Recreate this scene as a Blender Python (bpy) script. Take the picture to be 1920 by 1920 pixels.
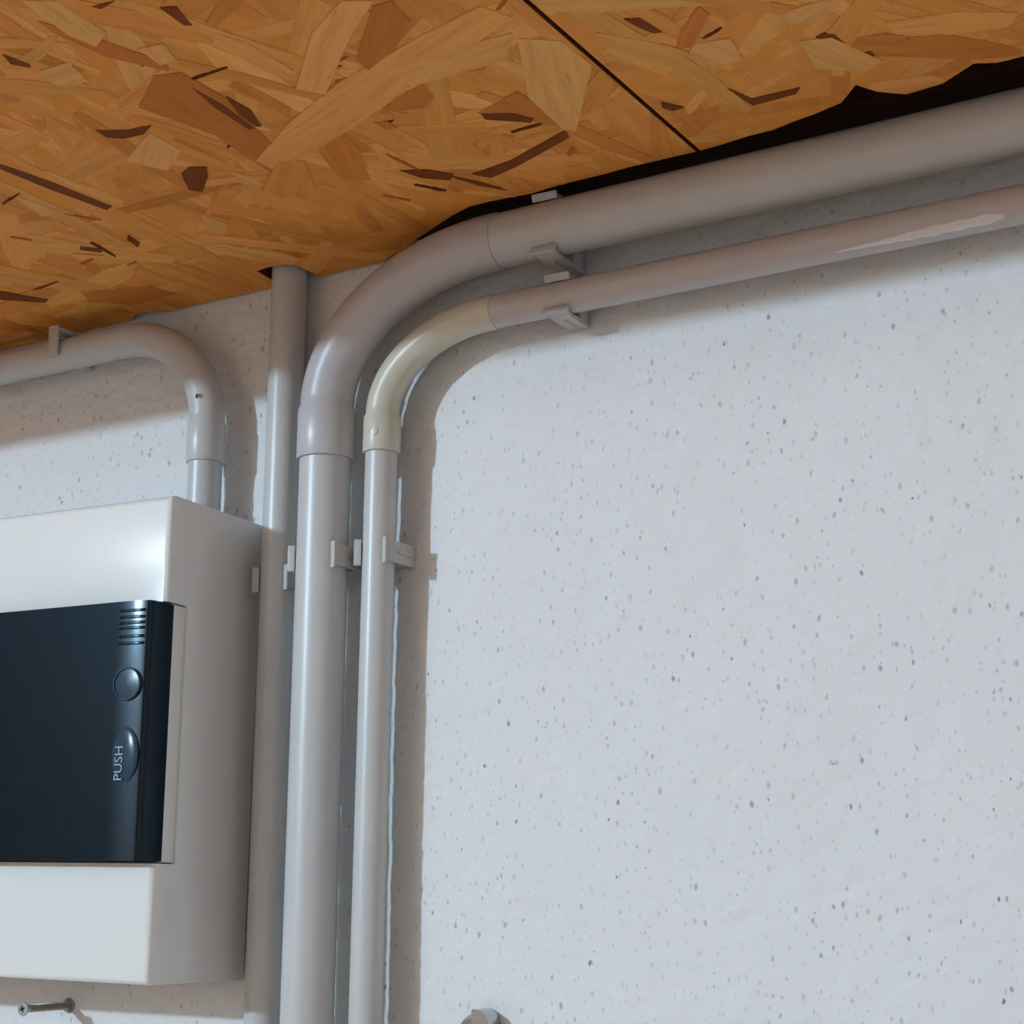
import bpy, bmesh, math, random
import numpy as np
from mathutils import Vector, Matrix

for o in list(bpy.data.objects): bpy.data.objects.remove(o)
SC = bpy.context.scene
COL = SC.collection
rnd = random.Random(7)

# ------------------------------------------------------------------ camera, light, exposure
YAW, PIT, ROL = 0.52478, 0.13049, 0.01338
CAM = Vector((0.44283, -0.80235, -0.41076))
F_PX, CY_PX = 2980.15, 1238.9
cam_d = bpy.data.cameras.new('camera')
cam = bpy.data.objects.new('camera', cam_d); COL.objects.link(cam)
fw = Vector((-math.sin(YAW)*math.cos(PIT), math.cos(YAW)*math.cos(PIT), math.sin(PIT)))
r0 = Vector((math.cos(YAW), math.sin(YAW), 0)); u0 = r0.cross(fw)
rr = math.cos(ROL)*r0 + math.sin(ROL)*u0
uu = -math.sin(ROL)*r0 + math.cos(ROL)*u0
m = Matrix.Identity(4)
for i in range(3):
    m[i][0], m[i][1], m[i][2], m[i][3] = rr[i], uu[i], -fw[i], CAM[i]
cam.matrix_world = m
cam_d.sensor_fit = 'HORIZONTAL'; cam_d.sensor_width = 36
cam_d.lens = 36*F_PX/1920; cam_d.shift_y = (CY_PX-960)/1920
cam_d.clip_start = 0.02; cam_d.clip_end = 60
SC.camera = cam

SC.view_settings.view_transform = 'Standard'
SC.view_settings.look = 'None'
SC.view_settings.gamma = 1.0
SC.view_settings.exposure = 0.0
SC.view_settings.use_curve_mapping = False
SC.cycles.adaptive_threshold = 0.04
SC.cycles.max_bounces = 5; SC.cycles.diffuse_bounces = 4; SC.cycles.glossy_bounces = 3
SC.cycles.transmission_bounces = 2; SC.cycles.transparent_max_bounces = 6
SC.cycles.caustics_reflective = False; SC.cycles.caustics_refractive = False

world = bpy.data.worlds.new('world'); SC.world = world; world.use_nodes = True
bg = world.node_tree.nodes['Background']
bg.inputs['Color'].default_value = (0.5, 0.55, 0.6, 1); bg.inputs['Strength'].default_value = 0.0

# workshop lamp hanging on the far side of the room, left behind the camera
lamp_d = bpy.data.lights.new('workshop_lamp', 'POINT')
lamp_d.energy = 615; lamp_d.color = (0.56, 0.80, 1.0); lamp_d.shadow_soft_size = 0.068
lamp = bpy.data.objects.new('workshop_lamp', lamp_d); COL.objects.link(lamp)
lamp.location = (-2.54, -4.60, 0.80)

# ------------------------------------------------------------------ helpers
def setp(o, label=None, cat=None, group=None, kind=None):
    if label: o['label'] = label
    if cat: o['category'] = cat
    if group: o['group'] = group
    if kind: o['kind'] = kind
    return o

def empty(name, loc=(0, 0, 0), rot=(0, 0, 0), parent=None):
    o = bpy.data.objects.new(name, None); COL.objects.link(o)
    o.empty_display_size = 0.02
    o.location = loc; o.rotation_euler = rot
    if parent: o.parent = parent
    return o

def mesh_obj(name, verts, faces, mat, parent=None, smooth=False):
    me = bpy.data.meshes.new(name); me.from_pydata(verts, [], faces); me.update()
    if mat: me.materials.append(mat)
    if smooth:
        for p in me.polygons: p.use_smooth = True
    o = bpy.data.objects.new(name, me); COL.objects.link(o)
    if parent: o.parent = parent
    return o

def bm_obj(name, bm, mat, parent=None, smooth=False, angle=None):
    bmesh.ops.recalc_face_normals(bm, faces=bm.faces)
    me = bpy.data.meshes.new(name); bm.to_mesh(me); bm.free()
    if mat: me.materials.append(mat)
    if smooth or angle:
        for p in me.polygons: p.use_smooth = True
        if angle: me.set_sharp_from_angle(angle=math.radians(angle))
    o = bpy.data.objects.new(name, me); COL.objects.link(o)
    if parent: o.parent = parent
    return o

def add_box(bm, c, s, bev=0.0, seg=2):
    r = bmesh.ops.create_cube(bm, size=1.0)
    vs = r['verts']
    for v in vs: v.co = Vector((c[0]+v.co.x*s[0], c[1]+v.co.y*s[1], c[2]+v.co.z*s[2]))
    if bev:
        es = list({e for v in vs for e in v.link_edges})
        bmesh.ops.bevel(bm, geom=es, offset=bev, segments=seg, profile=0.5, affect='EDGES')

def sweep(path, radii, seg=40, cap=True):
    """tube along points lying in a plane y = const (side vector is the wall normal)"""
    vs, fs = [], []
    n = len(path)
    P = [Vector(p) for p in path]
    for i in range(n):
        a = P[max(i-1, 0)]; b = P[min(i+1, n-1)]
        j = i
        t = b-a
        if t.length < 1e-9: t = P[min(i+2, n-1)]-P[max(i-2, 0)]
        t.normalize()
        s = Vector((0, 1, 0)); s = (s - t*s.dot(t)).normalized()
        w = t.cross(s)
        for k in range(seg):
            A = 2*math.pi*k/seg
            vs.append(P[i] + radii[i]*(math.cos(A)*s + math.sin(A)*w))
    for i in range(n-1):
        for k in range(seg):
            k2 = (k+1) % seg
            fs.append((i*seg+k, i*seg+k2, (i+1)*seg+k2, (i+1)*seg+k))
    if cap:
        fs.append(tuple(range(seg-1, -1, -1))); fs.append(tuple((n-1)*seg+k for k in range(seg)))
    return vs, fs

def tube_obj(name, path, radii, mat, parent=None, seg=40):
    if not hasattr(radii, '__len__'): radii = [radii]*len(path)
    vs, fs = sweep(path, radii, seg)
    o = mesh_obj(name, vs, fs, mat, parent, smooth=True)
    o.data.set_sharp_from_angle(angle=math.radians(38))
    return o

def lathe(bm, prof, origin, axis, seg=24):
    """prof: list of (distance along axis, radius)"""
    ax = Vector(axis).normalized()
    s = ax.orthogonal().normalized(); w = ax.cross(s)
    O = Vector(origin); rings = []
    for d, r in prof:
        rings.append([bm.verts.new(O + ax*d + r*(math.cos(2*math.pi*k/seg)*s + math.sin(2*math.pi*k/seg)*w)) for k in range(seg)])
    for a, b in zip(rings, rings[1:]):
        for k in range(seg):
            k2 = (k+1) % seg
            bm.faces.new((a[k], a[k2], b[k2], b[k]))
    bm.faces.new(rings[0][::-1]); bm.faces.new(rings[-1])

# ------------------------------------------------------------------ materials
class NT:
    def __init__(s, name):
        s.m = bpy.data.materials.new(name); s.m.use_nodes = True
        s.t = s.m.node_tree; s.b = s.t.nodes['Principled BSDF']
    def n(s, typ, **kw):
        x = s.t.nodes.new(typ)
        for k, v in kw.items(): setattr(x, k, v)
        return x
    def l(s, a, b): s.t.links.new(a, b)
    def math(s, op, a, b=None, clamp=False):
        x = s.n('ShaderNodeMath', operation=op); x.use_clamp = clamp
        for i, v in enumerate((a, b)):
            if v is None: continue
            if isinstance(v, (int, float)): x.inputs[i].default_value = v
            else: s.l(v, x.inputs[i])
        return x.outputs[0]
    def mix(s, fac, a, b, blend='MIX'):
        x = s.n('ShaderNodeMix', data_type='RGBA', blend_type=blend)
        for i, v in ((0, fac), (6, a), (7, b)):
            if isinstance(v, (int, float)): x.inputs[i].default_value = v
            elif isinstance(v, tuple): x.inputs[i].default_value = v if len(v) == 4 else (*v, 1)
            else: s.l(v, x.inputs[i])
        return x.outputs[2]
    def ramp(s, fac, stops):
        x = s.n('ShaderNodeValToRGB'); s.l(fac, x.inputs[0])
        e = x.color_ramp.elements
        while len(e) < len(stops): e.new(0.5)
        for k, (p, c) in zip(e, stops):
            k.position = p; k.color = (*c, 1) if not isinstance(c, (int, float)) else (c, c, c, 1)
        return x.outputs[0]
    def coords(s, kind='Object', scale=(1, 1, 1), rot=(0, 0, 0), loc=(0, 0, 0)):
        tc = s.n('ShaderNodeTexCoord'); mp = s.n('ShaderNodeMapping')
        mp.inputs['Scale'].default_value = scale; mp.inputs['Rotation'].default_value = rot
        mp.inputs['Location'].default_value = loc
        s.l(tc.outputs[kind], mp.inputs[0]); return mp.outputs[0]
    def noise(s, vec, scale, detail=2, rough=0.5, dist=0):
        x = s.n('ShaderNodeTexNoise'); s.l(vec, x.inputs['Vector'])
        x.inputs['Scale'].default_value = scale; x.inputs['Detail'].default_value = detail
        x.inputs['Roughness'].default_value = rough; x.inputs['Distortion'].default_value = dist
        return x.outputs['Fac']
    def bump(s, h, strength=0.3, dist=0.001):
        x = s.n('ShaderNodeBump'); s.l(h, x.inputs['Height'])
        x.inputs['Strength'].default_value = strength; x.inputs['Distance'].default_value = dist
        s.l(x.outputs[0], s.b.inputs['Normal'])

def plain(name, col, rough=0.5, spec=0.5, metal=0.0, var=0.06, nscale=60, bump=0.0, bscale=900):
    N = NT(name); v = N.coords()
    f = N.noise(v, nscale, 3)
    c = N.mix(f, tuple(x*(1-var) for x in col), tuple(min(1, x*(1+var)) for x in col))
    N.l(c, N.b.inputs['Base Color'])
    N.b.inputs['Roughness'].default_value = rough
    N.b.inputs['Specular IOR Level'].default_value = spec
    N.b.inputs['Metallic'].default_value = metal
    if bump: N.bump(N.noise(v, bscale, 2), bump, 0.0003)
    return N.m

def wall_material():
    N = NT('rough_white_plaster')
    v = N.coords()
    base = N.mix(N.noise(v, 9, 3), (0.735, 0.735, 0.735), (0.785, 0.785, 0.785))
    fine = N.noise(v, 420, 1, 0.6)
    base = N.mix(N.math('MULTIPLY', fine, 0.16), base, (0.62, 0.62, 0.62))
    tot = None
    # small pits left open in the plaster, dirty inside: sparse dark ones and many faint ones
    warp = N.n('ShaderNodeVectorMath', operation='ADD')
    nz = N.n('ShaderNodeTexNoise'); N.l(v, nz.inputs['Vector']); nz.inputs['Scale'].default_value = 300
    sc = N.n('ShaderNodeVectorMath', operation='SCALE'); N.l(nz.outputs['Color'], sc.inputs[0]); sc.inputs['Scale'].default_value = 0.0022
    N.l(v, warp.inputs[0]); N.l(sc.outputs[0], warp.inputs[1])
    sx = N.n('ShaderNodeSeparateXYZ'); N.l(warp.outputs[0], sx.inputs[0])
    cx = N.n('ShaderNodeCombineXYZ'); N.l(sx.outputs[0], cx.inputs[0]); N.l(sx.outputs[2], cx.inputs[1]); flat = cx.outputs[0]
    hs = []
    for scale, keep, rad, dark, rot in ((95, 0.50, 0.145, 0.60, 0.25), (150, 0.6, 0.18, 0.32, -0.15), (60, 0.22, 0.08, 0.95, 0.5)):
        mp = N.n('ShaderNodeMapping'); mp.inputs['Scale'].default_value = (1.25, 0.75, 1)
        mp.inputs['Rotation'].default_value = (0, 0, rot); N.l(flat, mp.inputs[0])
        vo = N.n('ShaderNodeTexVoronoi', feature='F1', voronoi_dimensions='2D'); N.l(mp.outputs[0], vo.inputs['Vector'])
        vo.inputs['Scale'].default_value = scale
        sp = N.n('ShaderNodeSeparateColor'); N.l(vo.outputs['Color'], sp.inputs[0])
        keepn = N.math('LESS_THAN', sp.outputs[0], keep)
        rr_ = N.math('MULTIPLY', N.math('ADD', N.math('MULTIPLY', sp.outputs[1], 0.9), 0.35), rad)
        d = N.math('SUBTRACT', 1.0, N.math('DIVIDE', vo.outputs['Distance'], rr_), True)
        d = N.math('MULTIPLY', d, 1.8, True)
        f = N.math('MULTIPLY', N.math('MULTIPLY', d, keepn), N.math('MULTIPLY', N.math('ADD', sp.outputs[2], 0.35), dark))
        hs.append(f)
    cl = N.math('MULTIPLY', N.math('SUBTRACT', N.noise(v, 26, 2), 0.28), 2.6, True)
    f = N.math('MULTIPLY', N.math('MAXIMUM', N.math('MAXIMUM', hs[0], hs[1]), hs[2]), N.math('ADD', N.math('MULTIPLY', cl, 0.8), 0.2), True)
    col = N.mix(f, base, (0.20, 0.205, 0.22))
    N.l(col, N.b.inputs['Base Color'])
    N.b.inputs['Roughness'].default_value = 0.85
    N.b.inputs['Specular IOR Level'].default_value = 0.2
    N.bump(N.noise(v, 520, 1, 0.6), 0.35, 0.0004)
    return N.m

def strand_material(name, island=False):
    N = NT(name)
    if island:
        g = N.n('ShaderNodeNewGeometry')
        base = N.ramp(g.outputs['Random Per Island'], [(0, (0.64, 0.25, 0.055)), (0.3, (0.72, 0.30, 0.07)), (0.65, (0.80, 0.355, 0.088)), (1, (0.84, 0.41, 0.115))])
        v = N.coords(scale=(60, 9, 60))
    else:
        oi = N.n('ShaderNodeObjectInfo'); base = oi.outputs['Color']
        v0 = N.coords(scale=(9, 110, 30))
        ad = N.n('ShaderNodeVectorMath', operation='ADD'); N.l(v0, ad.inputs[0])
        cb = N.n('ShaderNodeCombineXYZ'); N.l(N.math('MULTIPLY', oi.outputs['Random'], 37.0), cb.inputs[0]); N.l(N.math('MULTIPLY', oi.outputs['Random'], 91.0), cb.inputs[1])
        N.l(cb.outputs[0], ad.inputs[1]); v = ad.outputs[0]
    g1 = N.noise(v, 1.6, 5, 0.65, 0.3)
    g2 = N.noise(v, 6, 3, 0.6)
    f = N.math('MULTIPLY', N.math('SUBTRACT', g1, 0.40), 1.6, True)
    c = N.mix(f, base, N.mix(1.0, base, (0.66, 0.52, 0.40), 'MULTIPLY'))
    f2 = N.math('MULTIPLY', N.math('SUBTRACT', g2, 0.62), 5.0, True)
    c = N.mix(N.math('MULTIPLY', f2, 0.55), c, (0.16, 0.055, 0.018))
    N.l(c, N.b.inputs['Base Color'])
    N.b.inputs['Roughness'].default_value = 0.70
    N.b.inputs['Specular IOR Level'].default_value = 0.08
    N.bump(N.math('ADD', g1, N.math('MULTIPLY', g2, 0.4)), 0.35, 0.0005)
    return N.m

def pvc(name, col, rough=0.34):
    N = NT(name); v = N.coords()
    a = N.noise(v, 14, 4, 0.6); b = N.noise(v, 260, 2)
    c = N.mix(a, tuple(x*0.93 for x in col), tuple(x*1.05 for x in col))
    sp = N.math('MULTIPLY', N.math('SUBTRACT', b, 0.70), 6.0, True)
    c = N.mix(N.math('MULTIPLY', sp, 0.35), c, (0.2, 0.19, 0.18))
    N.l(c, N.b.inputs['Base Color'])
    N.b.inputs['Roughness'].default_value = rough
    N.b.inputs['Specular IOR Level'].default_value = 0.45
    N.bump(N.noise(v, 120, 2), 0.06, 0.0005)
    return N.m

def smoked():
    N = NT('smoked_clear_plastic')
    t = N.t; out = t.nodes['Material Output']; t.nodes.remove(N.b)
    v = N.coords()
    tr = N.n('ShaderNodeBsdfTransparent'); tr.inputs[0].default_value = (0.05, 0.10, 0.14, 1)
    gl = N.n('ShaderNodeBsdfGlossy'); gl.inputs['Color'].default_value = (0.72, 0.88, 1.0, 1)
    N.l(N.ramp(N.noise(v, 130, 1), [(0.3, 0.085), (0.75, 0.10)]), gl.inputs['Roughness'])
    df = N.n('ShaderNodeBsdfDiffuse'); df.inputs[0].default_value = (0.012, 0.02, 0.028, 1)
    g2 = N.n('ShaderNodeBsdfGlossy'); g2.inputs['Color'].default_value = (0.60, 0.82, 1.0, 1); g2.inputs['Roughness'].default_value = 0.27
    mg = N.n('ShaderNodeMixShader'); mg.inputs[0].default_value = 0.28; N.l(gl.outputs[0], mg.inputs[1]); N.l(g2.outputs[0], mg.inputs[2])
    fr = N.n('ShaderNodeFresnel'); fr.inputs['IOR'].default_value = 1.36
    m1 = N.n('ShaderNodeMixShader'); m1.inputs[0].default_value = 0.45; N.l(tr.outputs[0], m1.inputs[1]); N.l(df.outputs[0], m1.inputs[2])
    m2 = N.n('ShaderNodeMixShader'); N.l(fr.outputs[0], m2.inputs[0]); N.l(m1.outputs[0], m2.inputs[1]); N.l(mg.outputs[0], m2.inputs[2])
    N.l(m2.outputs[0], out.inputs['Surface'])
    return N.m

M_WALL = wall_material()
M_STRAND = strand_material('osb_strand_wood')
M_STUFF = strand_material('osb_filler_wood', True)
M_CORE = plain('osb_core_brown', (0.74, 0.31, 0.072), 0.8, 0.0, var=0.18, nscale=90, bump=0.4, bscale=300)
M_EDGE = plain('osb_cut_edge_dark', (0.14, 0.05, 0.018), 0.85, 0.05, var=0.3, nscale=200)
M_TIMBER = plain('raw_timber', (0.42, 0.27, 0.14), 0.7, 0.2, var=0.2, nscale=20)
M_GAP_SHADE = plain('gap_shade_brown', (0.05, 0.022, 0.012), 0.8, 0.1, var=0.3, nscale=40)  # near-black brown that paints the shade in the gap along the wall
M_PIPE = pvc('grey_pvc_conduit', (0.535, 0.54, 0.54))
M_PIPE_MAUVE = pvc('mauve_grey_pvc', (0.51, 0.475, 0.475))
M_ELBOW_L = pvc('lilac_grey_pvc_bend', (0.50, 0.49, 0.51))
M_ELBOW_S = pvc('cream_pvc_bend', (0.60, 0.575, 0.48))
M_CLIP = plain('light_grey_clip_plastic', (0.50, 0.50, 0.49), 0.45, 0.4)
M_BOX = plain('white_enclosure_plastic', (0.77, 0.775, 0.765), 0.085, 0.4, var=0.015)
M_LID = smoked()
M_INNER = plain('black_inner_plate', (0.012, 0.014, 0.018), 0.6, 0.2)
M_BREAKER = plain('dark_breaker_plastic', (0.10, 0.10, 0.105), 0.5, 0.3)
M_LIDMARK = plain('frosted_lid_plastic', (0.03, 0.06, 0.09), 0.16, 0.14)
M_MARK = plain('pale_embossed_plastic', (0.25, 0.36, 0.42), 0.3, 0.5)
M_STEEL = plain('zinc_steel', (0.46, 0.46, 0.44), 0.38, 0.5, 0.9, var=0.2, nscale=700)
M_CHROME = plain('bright_chrome', (0.52, 0.55, 0.57), 0.10, 0.5, 1.0, var=0.02)
M_RECESS_SHADE = plain('recess_shade_black', (0.01, 0.01, 0.01), 0.8, 0.1)  # black for the painted shade in the screw head
M_PLUG = plain('grey_wall_plug_plastic', (0.30, 0.27, 0.22), 0.6, 0.3, var=0.3, nscale=300)
M_PAINT = plain('white_paint_smear', (0.72, 0.70, 0.69), 0.5, 0.3, var=0.06, nscale=200)
M_INK = plain('grey_print', (0.10, 0.095, 0.09), 0.6, 0.2)
M_FLOOR = plain('warm_concrete_floor', (0.46, 0.30, 0.21), 0.8, 0.0, var=0.15, nscale=3)
M_ROOM = plain('beige_room_wall', (0.27, 0.205, 0.17), 0.9, 0.0, var=0.05, nscale=3)
M_DARK = plain('dark_brown_wall', (0.07, 0.05, 0.04), 0.9, 0.0, var=0.05, nscale=3)
M_ROOF = plain('white_roof_lining', (0.78, 0.66, 0.58), 0.9, 0.0, var=0.05, nscale=3)

# ------------------------------------------------------------------ room shell
XL, XR, YF, ZF, ZT = -5.6, 1.9, -5.4, -1.95, 1.15

def fft_noise(shape, step, size, seed, aniso=(1, 1)):
    """smooth random field, feature size in metres"""
    g = np.random.default_rng(seed).standard_normal(shape)
    fx = np.fft.fftfreq(shape[0], step)[:, None]; fz = np.fft.fftfreq(shape[1], step)[None, :]
    k = np.exp(-((fx*size*aniso[0])**2 + (fz*size*aniso[1])**2)*2.2)
    h = np.real(np.fft.ifft2(np.fft.fft2(g)*k))
    return h/h.std()

def build_wall():
    step = 0.0013
    xs_f = np.arange(-0.60, 0.42, step); zs_f = np.arange(-0.62, -0.012, step)
    H = (0.00016*fft_noise((len(xs_f), len(zs_f)), step, 0.012, 1, (1.0, 0.7))
         + 0.00013*fft_noise((len(xs_f), len(zs_f)), step, 0.0055, 2, (1.0, 0.65))
         + 0.00030*fft_noise((len(xs_f), len(zs_f)), step, 0.07, 3))
    wx = np.clip(np.minimum(xs_f-xs_f[0], xs_f[-1]-xs_f)/0.02, 0, 1); wz = np.clip(np.minimum(zs_f-zs_f[0], zs_f[-1]-zs_f)/0.02, 0, 1)
    H *= wx[:, None]*wz[None, :]
    H = np.clip(H, -0.001, 0.0011)
    xs = np.concatenate([np.linspace(XL, -0.61, 24), xs_f, np.linspace(0.43, XR, 18)])
    zs = np.concatenate([np.linspace(ZF, -0.63, 14), zs_f, np.linspace(-0.005, ZT, 14)])
    Y = np.zeros((len(xs), len(zs)))
    Y[24:24+len(xs_f), 14:14+len(zs_f)] = -H
    nx, nz = len(xs), len(zs)
    co = np.empty((nx, nz, 3)); co[..., 0] = xs[:, None]; co[..., 1] = Y; co[..., 2] = zs[None, :]
    idx = np.arange(nx*nz).reshape(nx, nz)
    q = np.stack([idx[:-1, :-1], idx[1:, :-1], idx[1:, 1:], idx[:-1, 1:]], -1).reshape(-1, 4)
    me = bpy.data.meshes.new('wall_back')
    me.vertices.add(nx*nz); me.vertices.foreach_set('co', co.reshape(-1))
    me.loops.add(q.size); me.loops.foreach_set('vertex_index', q.reshape(-1).astype(np.int32))
    me.polygons.add(len(q)); me.polygons.foreach_set('loop_start', np.arange(0, q.size, 4, dtype=np.int32))
    me.polygons.foreach_set('use_smooth', np.ones(len(q), dtype=bool))
    me.materials.append(M_WALL); me.update(); me.validate()
    o = bpy.data.objects.new('wall_back', me); COL.objects.link(o)
    setp(o, 'rough white plastered wall with small dark pits behind the pipes', 'wall', kind='structure')
build_wall()

def slab(name, lo, hi, mat, label, cat):
    bm = bmesh.new(); add_box(bm, [(a+b)/2 for a, b in zip(lo, hi)], [b-a for a, b in zip(lo, hi)])
    o = bm_obj(name, bm, mat); setp(o, label, cat, kind='structure'); return o
slab('floor', (XL, YF, ZF-0.1), (XR, 0, ZF), M_FLOOR, 'warm grey concrete floor of the room', 'floor')
slab('wall_left', (XL-0.1, YF, ZF), (XL, 0, ZT), M_DARK, 'dark brown side wall on the left of the room', 'wall')
slab('wall_right', (XR, YF, ZF), (XR+0.1, 0, ZT), M_ROOF, 'plain pale side wall on the right of the room', 'wall')
slab('wall_front', (XL-0.1, YF-0.1, ZF), (XR+0.1, YF, ZT), M_ROOM, 'plain beige wall behind the camera', 'wall')
slab('roof', (XL-0.1, YF-0.1, ZT), (XR+0.1, 0, ZT+0.1), M_ROOF, 'plain pale roof lining high over the room', 'roof')

# ------------------------------------------------------------------ strand board ceiling (underside of a loft)
ZC, SLOPE = -0.02529, 0.01374
ceiling = empty('ceiling', (0, 0, ZC), (0, -math.atan(SLOPE), 0))
setp(ceiling, 'orange-brown strand board ceiling of two panels with a dark joint', 'ceiling', kind='structure')
FRONT = -0.372
er = random.Random(3)
def rough(pts, amp=0.0012, step=0.012):
    out = []
    for (x0, y0), (x1, y1) in zip(pts, pts[1:]):
        n = max(1, int(math.hypot(x1-x0, y1-y0)/step))
        for i in range(n):
            t = i/n
            out.append((x0+(x1-x0)*t, y0+(y1-y0)*t - (er.random()*amp if i else 0)))
    out.append(pts[-1]); return out
seam = lambda y: 0.1193 + 0.0437*y                # joint line between the panels
left_edge = [(-0.335, -0.0015), (-0.326, -0.0085), (-0.304, -0.0075), (-0.300, -0.0015), (-0.2010, -0.0015), (-0.1995, -0.030), (-0.190, -0.0315),
             (-0.1712, -0.0300), (-0.1700, -0.0018), (-0.121, -0.0018), (-0.098, -0.012), (-0.055, -0.035), (-0.028, -0.0465), (0.013, -0.044), (0.049, -0.046), (seam(-0.046)-0.0013, -0.046)]
right_edge = [(seam(-0.046)+0.0013, -0.046), (0.161, -0.049), (0.186, -0.055), (0.202, -0.060), (0.214, -0.074), (0.221, -0.062), (0.233, -0.052), (0.252, -0.054), (0.270, -0.066), (0.280, -0.061), (0.30, -0.061), (0.40, -0.055), (1.2, -0.05)]
left_poly = [(-1.3, FRONT), (-1.3, -0.002)] + rough(left_edge) + [(seam(FRONT)-0.0013, FRONT)]
right_poly = [(seam(FRONT)+0.0013, FRONT)] + rough(right_edge) + [(1.2, FRONT)]
panels = []
for poly in (left_poly, right_poly):
    bm = bmesh.new()
    lo = [bm.verts.new((x, y, 0)) for x, y in poly]; hi = [bm.verts.new((x, y, 0.015)) for x, y in poly]
    bm.faces.new(lo); bm.faces.new(hi[::-1])
    n = len(lo)
    for i in range(n): bm.faces.new((lo[i], lo[(i+1) % n], hi[(i+1) % n], hi[i]))
    bmesh.ops.triangulate(bm, faces=[f for f in bm.faces if len(f.verts) > 4])
    pn = bm_obj('osb_panel', bm, M_CORE, ceiling); pn.data.materials.append(M_EDGE)
    for pf in pn.data.polygons:
        if abs(pf.normal.z) < 0.5: pf.material_index = 1
    panels.append(pn)

def inside(pt, poly):
    x, y = pt; c = False; j = len(poly)-1
    for i in range(len(poly)):
        xi, yi = poly[i]; xj, yj = poly[j]
        if (yi > y) != (yj > y) and x < (xj-xi)*(y-yi)/(yj-yi)+xi: c = not c
        j = i
    return c
def segx(p, q, poly):
    def ccw(a, b, c): return (c[1]-a[1])*(b[0]-a[0]) > (b[1]-a[1])*(c[0]-a[0])
    for i in range(len(poly)):
        a, b = poly[i-1], poly[i]
        if ccw(p, a, b) != ccw(q, a, b) and ccw(p, q, a) != ccw(p, q, b): return True
    return False
def clip_ok(pts, poly):
    return all(inside(p, poly) for p in pts) and not any(segx(pts[i-1], pts[i], poly) for i in range(len(pts)))

# exact clip of a convex-ish strand outline against the panel would be overkill: strands that
# would overhang are shrunk towards a point inside until they fit
def fit(pts, poly):
    cx = sum(p[0] for p in pts)/len(pts); cy = sum(p[1] for p in pts)/len(pts)
    if not inside((cx, cy), poly): return None
    out = []
    for x, y in pts:
        lo = 1.0
        while lo > 0.05 and (not inside((cx+(x-cx)*lo, cy+(y-cy)*lo), poly) or segx((cx, cy), (cx+(x-cx)*lo, cy+(y-cy)*lo), poly)): lo -= 0.05
        out.append((cx+(x-cx)*lo, cy+(y-cy)*lo))
    return out

def prism_data(pts, depth):
    n = len(pts)
    vs = [(x, y, 0.0002) for x, y in pts] + [(x, y, -depth) for x, y in pts]
    fs = [tuple(range(n)), tuple(range(2*n-1, n-1, -1))] + [(i, i+n, (i+1) % n+n, (i+1) % n) for i in range(n)]
    return vs, fs

def strand(pts, depth, col, panel):
    """pts on the ceiling plane; mesh local x runs along the grain"""
    a = np.array(pts); c = a.mean(0); d = a-c
    w, V = np.linalg.eigh(d.T@d); ax = V[:, 1]; ang = math.atan2(ax[1], ax[0])
    R_ = np.array([[math.cos(ang), math.sin(ang)], [-math.sin(ang), math.cos(ang)]])
    loc = (R_@d.T).T
    if np.sum(loc[:, 0]*np.roll(loc[:, 1], -1)-loc[:, 1]*np.roll(loc[:, 0], -1)) < 0: loc = loc[::-1]
    vs, fs = prism_data([tuple(p) for p in loc], depth)
    o = mesh_obj('wood_strand', vs, fs, M_STRAND, panel)
    o.location = (c[0], c[1], 0); o.rotation_euler = (0, 0, ang); o.color = (col[0]*1.04, col[1]*0.90, col[2]*0.70, 1)
    return o

def rand_outline(r, cx, cy, L, W, ang):
    pts = []
    for k in range(5): pts.append((-L/2+L*k/4 + r.uniform(-.02, .02)*L, -W/2*r.uniform(.55, 1.1) if k not in (0, 4) else -W/2*r.uniform(.1, .9)))
    for k in range(5): pts.append((L/2-L*k/4 + r.uniform(-.02, .02)*L, W/2*r.uniform(.55, 1.1) if k not in (0, 4) else W/2*r.uniform(.1, .9)))
    ca, sa = math.cos(ang), math.sin(ang)
    return [(cx+x*ca-y*sa, cy+x*sa+y*ca) for x, y in pts]

LIGHT, TAN, MID, ORA, RED, DRK = (0.86, 0.55, 0.25), (0.82, 0.47, 0.18), (0.74, 0.38, 0.12), (0.70, 0.31, 0.085), (0.46, 0.15, 0.035), (0.15, 0.036, 0.010)
PAL = [LIGHT]*3 + [TAN]*7 + [MID]*8 + [ORA]*5 + [RED]*2
MEAN = (0.78, 0.385, 0.115)
def soft(c, k=0.5): return tuple(a*(1-k)+b*k for a, b in zip(c, MEAN))
def jit(c, r, a=0.10):
    k = 1+r.uniform(-a, a); return tuple(max(0, min(1, x*k*(1+r.uniform(-.04, .04)))) for x in c)

sr = random.Random(21)
count = 0; tries = 0
depth = 0.00008
while count < 212 and tries < 4000:
    tries += 1
    cx = sr.uniform(-0.52, 0.42); cy = -0.01-sr.random()*0.35
    # keep to what the photograph can see of the board
    if cx < -0.53+(-cy)*1.15: continue
    small = sr.random() < 0.35
    L = sr.uniform(0.025, 0.06) if small else sr.uniform(0.06, 0.14)
    W = sr.uniform(0.004, 0.012) if small else sr.uniform(0.010, 0.024)
    ang = math.radians(sr.gauss(76, 24)) if sr.random() < 0.6 else math.radians(sr.gauss(-14, 28))
    p = 0 if cx < seam(cy) else 1
    pts = fit(rand_outline(sr, cx, cy, L, W, ang), (left_poly, right_poly)[p])
    if not pts: continue
    depth += 0.0000022
    strand(pts, depth, jit(soft(sr.choice(PAL)), sr, 0.08), panels[p]); count += 1

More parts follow.
